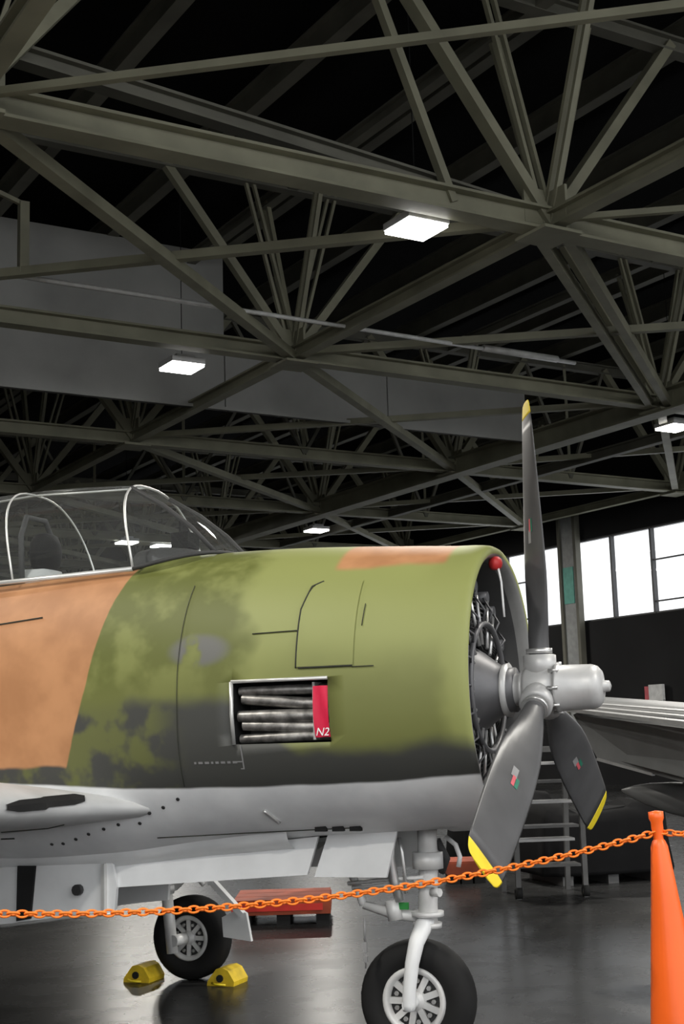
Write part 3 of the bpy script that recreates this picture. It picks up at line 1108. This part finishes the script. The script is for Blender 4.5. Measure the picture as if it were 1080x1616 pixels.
for (x, hw_, z) in ((-1.86, 0.12, 2.69), (-2.0, 0.26, 2.735), (-2.12, 0.33, 2.75), (-2.2, 0.34, 2.74)):
    rg.append([Vector((x, hw_ * math.cos(math.pi * k / 12), 2.60 + (z - 2.60) * math.sin(math.pi * k / 12) ** 0.6)) for k in range(13)])
gs.loft(rg, False, False, True)
rp = rg[-1]
gs.add(rp, [tuple(range(len(rp)))])
gs.build('glare_shield', 'cockpit_dark', plane)
gn = MB()
gn.box((-2.10, -0.07, 2.74), (-1.99, 0.07, 2.83)).box((-2.06, -0.05, 2.83), (-2.05, 0.05, 2.90))
gn.build('gun_sight', 'seat_black', plane)

# belly doors
def door(name, pts, y, th, material='white_paint', parent=plane):
    n = len(pts)
    m = MB()
    a = [Vector((p[0], y(p) if callable(y) else y, p[1])) for p in pts]
    b = [v + Vector((0, th, 0)) for v in a]
    m.add(a + b, [tuple(range(n))[::-1], tuple(range(n, 2 * n))] + [(i, (i + 1) % n, n + (i + 1) % n, n + i) for i in range(n)])
    return m.build(name, material, parent)


for s in (-1, 1):
    sl_ = lambda p: s * (0.22 + (1.1 - p[1]) * 0.28)
    door('nose_gear_door', [(-2.48, 0.862), (-2.43, 1.01), (-1.175, 1.135), (-1.22, 0.945)], sl_, 0.02)
    door('nose_gear_door', [(-1.18, 0.935), (-1.12, 1.15), (-0.74, 1.17), (-0.785, 0.935)], sl_, 0.02)
    dd = door('main_gear_door', [(-3.75, 0.56), (-3.75, 1.0), (-2.36, 1.0), (-2.33, 0.885), (-2.345, 0.735), (-2.55, 0.715)], lambda p: s * 0.30, 0.025)
    if s < 0:
        door('door_stiffener', [(-2.96, 0.685), (-2.955, 0.985), (-2.84, 0.985), (-2.87, 0.70)], -0.318, 0.016, 'bay_dark', dd)
        MB().tube([(-3.75, -0.31, 0.565), (-2.55, -0.31, 0.72), (-2.345, -0.31, 0.738)], 0.012, 6).build('door_edge', 'frame_silver', dd)
        MB().tube([(-2.56, -0.31, 0.86), (-2.56, -0.34, 0.86)], 0.03, 10).build('door_latch', 'bolt_dark', dd)
        MB().beam((-2.40, -0.315, 0.72), (-2.40, -0.315, 1.0), 0.02, 0.03, (0, 1, 0)).build('door_rib', 'frame_silver', dd)
# closed belly fairing between the doors
MB().loft([[Vector((x, 0.34 * math.cos(math.pi + math.pi * k / 12), zc_ + 0.13 * math.sin(math.pi + math.pi * k / 12))) for k in range(13)] for x, zc_ in ((-1.3, 1.17), (-1.8, 1.13), (-2.4, 1.06), (-3.2, 1.03), (-3.8, 1.02))], False, False, True).build('belly_fairing', 'white_paint', plane)

# wheels (axis = local X of mtx)
def wheel(name, mtx, R, wdt, rim_r, parent, spokes=9):
    ty = MB()
    h = wdt / 2
    prof = [(-h * 0.72, rim_r), (-h * 0.95, rim_r + (R - rim_r) * 0.25), (-h, rim_r + (R - rim_r) * 0.52), (-h * 0.88, rim_r + (R - rim_r) * 0.80), (-h * 0.6, R * 0.985), (-h * 0.2, R), (h * 0.2, R), (h * 0.6, R * 0.985), (h * 0.88, rim_r + (R - rim_r) * 0.80), (h, rim_r + (R - rim_r) * 0.52), (h * 0.95, rim_r + (R - rim_r) * 0.25), (h * 0.72, rim_r)]
    ty.lathe(prof, mtx, 48)
    w = ty.build(name, 'tyre_rubber', parent)
    rm = MB()
    for s in (-1, 1):
        rm.lathe([(s * h * 0.55, rim_r * 0.80), (s * h * 0.78, rim_r * 0.84), (s * h * 0.86, rim_r * 0.95), (s * h * 0.80, rim_r * 1.03), (s * h * 0.5, rim_r * 1.03)], mtx, 40)
        rm.lathe([(s * h * 0.80, 0.0), (s * h * 0.80, rim_r * 0.22), (s * h * 0.62, rim_r * 0.30), (s * h * 0.52, rim_r * 0.36)], mtx, 24)
        for k in range(spokes):
            a = 2 * math.pi * k / spokes
            d = Vector((0, math.cos(a), math.sin(a)))
            p0, p1 = mtx @ (Vector((s * h * 0.55, 0, 0)) + d * rim_r * 0.3), mtx @ (Vector((s * h * 0.60, 0, 0)) + d * rim_r * 0.84)
            rm.beam(p0, p1, rim_r * 0.20, rim_r * 0.10, mtx.to_3x3() @ Vector((1, 0, 0)))
    rm.build('wheel_rim', 'rim_paint', w)
    hubd = MB()
    hubd.lathe([(-h * 0.45, rim_r * 0.99), (-h * 0.45, 0)], mtx, 32)
    hubd.lathe([(h * 0.45, rim_r * 0.99), (h * 0.45, 0)], mtx, 32)
    hubd.build('wheel_disc', 'engine_fin', w)
    bo = MB()
    for k in range(spokes):
        a = 2 * math.pi * (k + 0.5) / spokes
        for s in (-1, 1):
            c = Vector((s * h * 0.50, rim_r * 0.62 * math.cos(a), rim_r * 0.62 * math.sin(a)))
            bo.tube([mtx @ c, mtx @ (c + Vector((s * 0.022, 0, 0)))], rim_r * 0.075, 6)
    bo.build('wheel_bolt', 'silver_metal', w)
    return w


NWX, NWZ = -0.729, 0.300
wheel('nose_wheel', Matrix.Translation((NWX, 0.01, NWZ)) @ Matrix.Rotation(math.pi / 2, 4, 'Z'), 0.30, 0.20, 0.165, plane)
# nose leg
ng = MB()
ng.tube([(-0.645, 0, 1.20), (-0.648, 0, 0.985)], 0.052, 16)
ng.tube([(-0.648, 0, 1.04), (-0.648, 0, 0.955)], 0.080, 20)
ng.tube([(-0.648, 0, 0.955), (-0.66, 0, 0.66)], 0.050, 16)
ng.tube([(-0.655, -0.01, 0.90), (-0.656, -0.01, 0.87)], 0.072, 16)
ng.tube([(-0.66, 0, 0.74), (-0.66, 0, 0.715)], 0.085, 16)
ng.tube([(-0.662, 0, 0.685), (-0.663, 0, 0.66)], 0.075, 16)
ng.build('nose_leg', 'rim_paint', plane)
fk = MB()
fk.tube([(-0.665, -0.01, 0.70), (-0.67, -0.06, 0.665), (-0.685, -0.125, 0.60), (-0.705, -0.148, 0.50), (-0.722, -0.150, 0.38), (-0.729, -0.150, 0.30), (-0.729, -0.150, 0.27)], [0.05, 0.046, 0.040, 0.036, 0.034, 0.036, 0.03], 14)
fk.tube([(-0.729, -0.175, 0.30), (-0.729, 0.02, 0.30)], 0.030, 14)
fk.build('wheel_fork', 'white_paint', plane)
db = MB()
db.tube([(-1.12, -0.05, 1.10), (-1.00, -0.06, 0.80), (-0.99, -0.06, 0.775)], 0.022, 10)
db.tube([(-0.99, -0.06, 0.775), (-0.82, -0.03, 0.725), (-0.66, 0, 0.705)], [0.022, 0.030, 0.028], 10)
db.tube([(-0.83, -0.06, 0.80), (-0.815, -0.06, 0.70)], 0.040, 12)
db.tube([(-1.06, -0.1, 0.885), (-0.85, -0.08, 0.905), (-0.66, -0.05, 0.915)], 0.011, 8)
db.tube([(-1.03, -0.12, 0.865), (-0.80, -0.1, 0.885), (-0.66, -0.06, 0.88)], 0.009, 8)
db.build('drag_brace', 'rim_paint', plane)
hy = MB()
hy.tube([(-0.80, -0.12, 1.13), (-0.815, -0.12, 1.02), (-0.80, -0.11, 0.90), (-0.78, -0.09, 0.80)], [0.020, 0.028, 0.026, 0.022], 10)
hy.tube([(-0.835, -0.13, 1.08), (-0.86, -0.13, 1.0), (-0.84, -0.12, 0.92)], 0.012, 8)
hy.tube([(-0.76, -0.12, 1.12), (-0.745, -0.13, 1.05), (-0.74, -0.12, 0.96), (-0.74, -0.1, 0.84)], 0.010, 8)
hy.build('hydraulic_line', 'silver_metal', plane)
MB().tube([(-0.53, -0.05, 1.12), (-0.475, -0.06, 1.08), (-0.455, -0.06, 1.02), (-0.465, -0.06, 0.97)], 0.013, 8).build('gear_hook', 'rim_paint', plane)
MB().tube([(-0.57, -0.06, 0.84), (-0.62, -0.04, 0.84)], 0.022, 8).build('tow_lug', 'rim_paint', plane)
MB().box((-0.80, -0.075, 0.755), (-0.74, -0.06, 0.79)).build('leg_tag', 'green_tag', plane)
sw = MB()
sw.tube([(-0.955, -0.15, 0.72), (-0.955, -0.15, 0.60)], 0.006, 6)
sw.box((-0.965, -0.16, 0.55), (-0.945, -0.14, 0.60)).box((-0.965, -0.16, 0.50), (-0.945, -0.14, 0.53))
sw.tube([(-0.955, -0.15, 0.60), (-0.955, -0.15, 0.47)], 0.004, 6)
sw.build('static_wire', 'decal_grey', plane)
ba = MB()
ba.tube([(-0.60, 0.02, 1.1), (-0.56, 0.05, 1.0), (-0.60, 0.08, 0.93)], 0.02, 8)
ba.build('gear_link', 'cockpit_dark', plane)

# main legs
for s in (1, -1):
    MX, MY = -3.03, s * 1.90
    w = wheel('main_wheel', Matrix.Translation((MX, MY + s * 0.02, 0.285)) @ Matrix.Rotation(math.pi / 2, 4, 'Z'), 0.285, 0.19, 0.15, plane, 8)
    l = MB()
    l.tube([(-3.14, MY - s * 0.17, 1.25), (-3.13, MY - s * 0.17, 0.60)], 0.055, 14)
    l.tube([(-3.13, MY - s * 0.17, 0.62), (-3.09, MY - s * 0.165, 0.20)], 0.040, 14)
    l.tube([(-3.07, MY - s * 0.20, 0.285), (-3.05, MY, 0.285)], 0.04, 12)
    l.tube([(-3.13, MY - s * 0.17, 0.66), (-3.13, MY - s * 0.17, 0.62)], 0.07, 14)
    l.build('main_leg', 'rim_paint', plane)
    t = MB()
    t.beam((-3.07, MY - s * 0.17, 0.64), (-2.93, MY - s * 0.17, 0.76), 0.05, 0.025, (0, 1, 0))
    t.beam((-2.93, MY - s * 0.17, 0.76), (-2.95, MY - s * 0.17, 1.0), 0.05, 0.025, (0, 1, 0))
    t.tube([(-3.12, MY - s * 0.17, 0.95), (-2.84, MY - s * 0.17, 0.66)], 0.018, 8)
    t.build('torque_link', 'rim_paint', plane)
    g = MB()
    g.beam((-2.86, MY - s * 0.12, 0.95), (-2.80, MY - s * 0.12, 0.66), 0.04, 0.06, (0, 1, 0))
    g.beam((-2.80, MY - s * 0.12, 0.68), (-2.57, MY - s * 0.12, 0.46), 0.04, 0.055, (0, 1, 0))
    go = g.build('door_arm', 'white_paint', plane)
    door('leg_door', [(-2.72, 0.31), (-2.73, 0.44), (-2.60, 0.50), (-2.545, 0.47), (-2.51, 0.285)], MY - s * 0.12, 0.03, 'white_paint', go)

# ------------------------------------------------------------------ yellow wheel chocks
def chock(ax, label):
    o = empty('wheel_chock', PM @ Vector((ax, 1.80, 0)), -YAW)
    tag(o, label, 'wheel chock', 'yellow chocks at the far main wheel')
    m = MB()
    a = [(-0.10, 0.0), (0.10, 0.0), (0.105, 0.03), (0.06, 0.10), (0.02, 0.118), (-0.03, 0.11), (-0.095, 0.03)]
    n = len(a)
    p = [Vector((x, -0.10, z)) for x, z in a]
    q = [Vector((x, 0.12, z)) for x, z in a]
    m.add(p + q, [tuple(range(n)), tuple(range(2 * n - 1, n - 1, -1))] + [(i, n + i, n + (i + 1) % n, (i + 1) % n) for i in range(n)])
    m.build('block', 'chock_yellow', o)
    MB().tube([(0, -0.10, 0.05), (0, -0.112, 0.05)], 0.025, 10).build('rope_hole', 'bay_dark', o)
    MB().tube([(-0.06, -0.105, 0.02), (-0.02, -0.13, 0.015), (0.05, -0.12, 0.012)], 0.007, 6).build('rope', 'tip_yellow', o)


chock(-3.36, 'yellow wheel chock behind the far main wheel, left of the tyre')
chock(-2.71, 'yellow wheel chock ahead of the far main wheel, right of the tyre')

# ------------------------------------------------------------------ orange barrier: stanchions and chain
def stanchion(loc, label, tilt):
    o = empty('cone_stanchion', loc)
    o.rotation_euler = (0, tilt, 0)
    tag(o, label, 'stanchion', 'orange cone stanchions')
    ZX = Matrix.Rotation(-math.pi / 2, 4, 'Y')
    m = MB().lathe([(0.035, 0.165), (0.06, 0.16), (0.5, 0.108), (1.0, 0.053), (1.18, 0.034), (1.20, 0.026), (1.21, 0.018)], ZX, 28)
    m.build('cone', 'orange_plastic', o)
    n = MB().lathe([(1.205, 0.020), (1.23, 0.020), (1.25, 0.024), (1.275, 0.024), (1.29, 0.030), (1.315, 0.030), (1.32, 0.0)], ZX, 20)
    n.build('neck', 'orange_plastic', o)
    b = MB()
    rg = []
    for (z, s) in ((0, 0.20), (0.03, 0.20), (0.045, 0.17)):
        rg.append([Vector((s * math.copysign(abs(math.cos(t)) ** 0.4, math.cos(t)), s * math.copysign(abs(math.sin(t)) ** 0.4, math.sin(t)), z)) for t in [2 * math.pi * k / 32 for k in range(32)]])
    b.loft(rg, True, True, False)
    b.build('base', 'base_rubber', o)
    return o


CA = Vector((1.222, 5.60, 1.235))
CB = Vector((-2.75, 4.85, 1.275))
stanchion((CA.x + 0.055, CA.y, 0), 'tall orange cone stanchion at the right picture edge', -0.045)
stanchion((CB.x, CB.y, 0), 'orange cone stanchion standing under the near wing', 0.0)
stanchion((3.6, 5.2, 0), 'orange cone stanchion furthest to the right of the barrier', 0.0)


def chain(p0, p1, sag, label):
    o = empty('barrier_chain', p0)
    tag(o, label, 'chain', 'orange plastic barrier chains')
    n = max(6, int((p1 - p0).length / 0.031))
    me = None
    for k in range(n):
        t = (k + 0.5) / n
        p = p0.lerp(p1, t) - Vector((0, 0, 4 * sag * t * (1 - t)))
        tan = (p1 - p0) - Vector((0, 0, 4 * sag * (1 - 2 * t)))
        tan.normalize()
        if me is None:
            m = MB()
            pts = []
            for q in range(17):
                a = 2 * math.pi * q / 16
                pts.append(Vector((0.0215 * math.cos(a), 0.0125 * math.sin(a), 0)))
            m.tube(pts, 0.0045, 6, False)
            ln_ = m.build('link', 'chain_orange', o)
            me = ln_.data
        else:
            ln_ = bpy.data.objects.new('link', me)
            COL.objects.link(ln_)
            ln_.parent = o
        q = tan.to_track_quat('X', 'Z')
        q = q @ Matrix.Rotation((math.pi / 2 if k % 2 else 0) + 0.5, 3, 'X').to_quaternion()
        ln_.location = p - p0
        ln_.rotation_mode = 'QUATERNION'
        ln_.rotation_quaternion = q
    return o


chain(CA, CB, 0.225, 'orange plastic chain sagging in front of the aircraft')
chain(CA, Vector((3.6, 5.2, 1.22)), 0.06, 'orange plastic chain leaving to the right of the cone stanchion')

# ------------------------------------------------------------------ background: another parked aircraft wing, service stand, odds and ends
# parked grey aircraft to the right: wing with lowered flap, tank below
ow = empty('grey_aircraft', (4.2, 13.5, 0))
tag(ow, 'grey parked aircraft wing with lowered flap and pointed tank, behind the propeller', 'aircraft')
OI = Matrix.Translation((-4.2, -13.5, 0))


def slab(name, pts, back, material, smooth=False):
    """closed slab from a front outline (world) pushed along 'back'"""
    n = len(pts)
    m = MB()
    a = [OI @ p for p in pts]
    b = [v + back for v in a]
    m.add(a + b, [tuple(range(n))[::-1], tuple(range(n, 2 * n))] + [(i, (i + 1) % n, n + (i + 1) % n, n + i) for i in range(n)], smooth)
    return m.build(name, material, ow)


W_ = world_at
# three stepped strips of the trailing edge
for k, (ya, yb, D0, D1, th) in enumerate(((1107, 1122, 12.6, 10.6, 3.5), (1112, 1131, 12.4, 10.4, 4), (1117, 1140, 12.2, 10.2, 6))):
    p, q = W_(876 + 6 * (2 - k), ya, D0), W_(1330, yb + (1330 - 1080) * (yb - ya) / 200, D1 - 2.5)
    m = MB()
    m.beam(OI @ p, OI @ q, 0.10, 0.012 + 0.008 * k)
    m.build('wing_strip', 'other_light', ow)
# wing box behind the strips
p, q = W_(880, 1113, 12.9), W_(1330, 1155, 8.3)
m = MB()
rg = []
for t in (0, 0.25, 0.5, 0.75, 1):
    c = p.lerp(q, t)
    wd = 1.3 + 0.5 * t
    rg.append([OI @ (c + Vector((0.45, 0.9, 0)) * (wd * s_) + Vector((0, 0, h_))) for s_, h_ in ((0.02, 0), (0.35, 0.07), (0.75, 0.10), (1.0, 0.04), (0.75, -0.05), (0.35, -0.06))])
m.loft(rg, True, True, True)
m.build('wing_panel', 'other_grey', ow)
# lowered flap
fl = [W_(905, 1128, 12.0), W_(944, 1198, 11.6), W_(1032, 1222, 10.9), W_(1330, 1300, 8.2), W_(1330, 1180, 8.3), W_(1080, 1141, 10.4)]
slab('lowered_flap', fl, Vector((0.05, 0.06, 0.02)), 'other_grey')
m = MB()
m.beam(OI @ fl[1], OI @ fl[2], 0.03, 0.022)
m.build('flap_edge', 'other_light', ow)
# pointed tank
p, q = W_(982, 1247, 11.8), W_(1330, 1300, 10.6)
m = MB()
m.tube([OI @ p.lerp(q, t) for t in (0, 0.06, 0.14, 0.25, 0.4, 0.6, 0.8, 1.0)], [0.01, 0.055, 0.095, 0.13, 0.155, 0.165, 0.15, 0.05], 20)
m.build('drop_tank', 'other_grey', ow)
m = MB()
c0, c1 = p.lerp(q, 0.3), p.lerp(q, 0.5)
m.box(OI @ (c0 + Vector((0, -0.03, 0.1))), OI @ (c1 + Vector((0, 0.03, 0.35))))
m.build('tank_pylon', 'other_grey', ow)
for px_ in (1180, 1300):
    b_ = W_(px_, 1250, 11.0)
    m = MB()
    m.tube([OI @ Vector((b_.x, b_.y, 1.4)), OI @ Vector((b_.x, b_.y, 0.2))], 0.05, 12)
    m.lathe([(-0.08, 0.12), (-0.09, 0.2), (-0.06, 0.25), (0.06, 0.25), (0.09, 0.2), (0.08, 0.12)], OI @ Matrix.Translation((b_.x, b_.y, 0.25)), 24)
    m.build('landing_leg', 'tyre_rubber', ow)

# dark service stand with rungs behind the propeller
sc_ = W_(868, 1330, 14.0)
stand = empty('service_stand', (sc_.x, sc_.y, 0), 0.1)
tag(stand, 'dark steel service stand with pale rungs behind the lower propeller blades', 'service stand')
fr = MB()
for sx in (-0.34, 0.34):
    for sy in (0, 0.7):
        fr.beam((sx, sy, 0.0), (sx, sy * 0.8, 1.45), 0.05, 0.05, (0, 1, 0))
fr.beam((-0.34, 0, 1.45), (0.34, 0, 1.45), 0.05, 0.05)
fr.beam((-0.34, 0.56, 1.45), (0.34, 0.56, 1.45), 0.05, 0.05)
fr.build('stand_frame', 'cart_steel', stand)
for k, z in enumerate((0.30, 0.55, 0.68, 0.92, 1.12, 1.30)):
    m = MB()
    m.box((-0.33, -0.03, z), (0.30 - 0.05 * (k % 2), 0.22, z + 0.025))
    m.build('rung', 'other_light' if k % 2 else 'cart_steel', stand)
for sx in (-0.34, 0.34):
    MB().lathe([(-0.03, 0.03), (-0.03, 0.06), (0.03, 0.06), (0.03, 0.03)], Matrix.Translation((sx, 0, 0.06)), 16).build('caster', 'tyre_rubber', stand)

# invented black masses, added to darken the dim background behind the stand
def add_filler(px, D, hx_, hy_, hz_, label, seed):
    c = W_(px, 1300, D)
    o = empty('dark_filler', (c.x, c.y, 0), 0.25)
    tag(o, label, 'added dark mass')
    random.seed(seed)
    m = MB()
    rg = []
    for (z, s) in ((0.10, 1.04), (0.14, 1.05), (hz_ * 0.5, 1.0), (hz_ * 0.85, 0.97), (hz_ * 0.97, 0.90), (hz_, 0.6)):
        rg.append([Vector((hx_ * s * math.copysign(abs(math.cos(t)) ** 0.35, math.cos(t)) * (1 + 0.02 * math.sin(9 * t + seed)), hy_ * s * math.copysign(abs(math.sin(t)) ** 0.35, math.sin(t)) * (1 + 0.03 * math.sin(11 * t)), z * (1 + (0.08 if z > 0.5 * hz_ else 0) * math.sin(2.3 * t + seed)))) for t in [2 * math.pi * k / 40 for k in range(40)]])
    m.loft(rg)
    m.build('filler_body', 'filler_black', o)
    for q in (-0.7, 0, 0.7):
        MB().box((q * hx_ - 0.06, -hy_ * 0.95, 0), (q * hx_ + 0.06, hy_ * 0.95, 0.10)).build('filler_foot', 'cart_steel', o)


add_filler(935, 15.6, 0.75, 0.5, 0.80, 'added dark filler mass on the floor below the grey wing', 1)
add_filler(790, 17.5, 0.6, 0.5, 0.85, 'added dark filler mass behind the near propeller blade', 6)

# low rust-red crates on the far floor
def red_platform(px0, px1, py, D, h, dep, label, stripe):
    a, b = W_(px0, py, D), W_(px1, py, D)
    o = empty('low_platform', (a.x, a.y, 0))
    L = b.x - a.x
    tag(o, label, 'platform', 'rust-red floor platforms')
    m = MB()
    m.box((0, 0, h * 0.45), (L, dep, h))
    m.build('deck', 'rust_red', o)
    f = MB()
    for q in range(3):
        f.box((L * (0.05 + 0.4 * q), 0.02, 0), (L * (0.05 + 0.4 * q) + 0.12, dep - 0.02, h * 0.45))
    f.build('bearer', 'bay_dark', o)
    for q in range(3):
        MB().box((0.01, dep * q / 3 + 0.01, h), (L - 0.01, dep * (q + 1) / 3 - 0.01, h + 0.02)).build('plank', 'rust_red', o)
    if stripe:
        MB().box((-0.004, -0.012, h * 0.62), (L * 0.92, 0.0, h * 0.9)).build('edge_stripe', 'bright_red', o)


red_platform(366, 522, 1432, 12.6, 0.20, 0.9, 'low rust-red platform with red edge on the floor beyond the far main wheel', True)
red_platform(706, 757, 1375, 15.5, 0.22, 0.6, 'small rust-red platform on the floor behind the nose leg', False)

# exit sign box on the wall
sg = H(28.38, W_RIGHT - 0.08, 2.56)
so = empty('exit_sign', sg, math.atan2(U1.y, U1.x))
tag(so, 'small red and white lit sign box on the dark wall under the windows', 'sign')
MB().box((-0.33, 0.0, -0.22), (0.20, 0.10, 0.22)).build('sign_box', 'fixture_white', so)
MB().box((0.205, -0.005, -0.20), (0.36, 0.10, 0.18)).build('red_panel', 'decal_red', so)
MB().box((-0.34, 0.02, -0.62), (-0.28, 0.08, -0.2)).build('sign_conduit', 'column_grey', so)
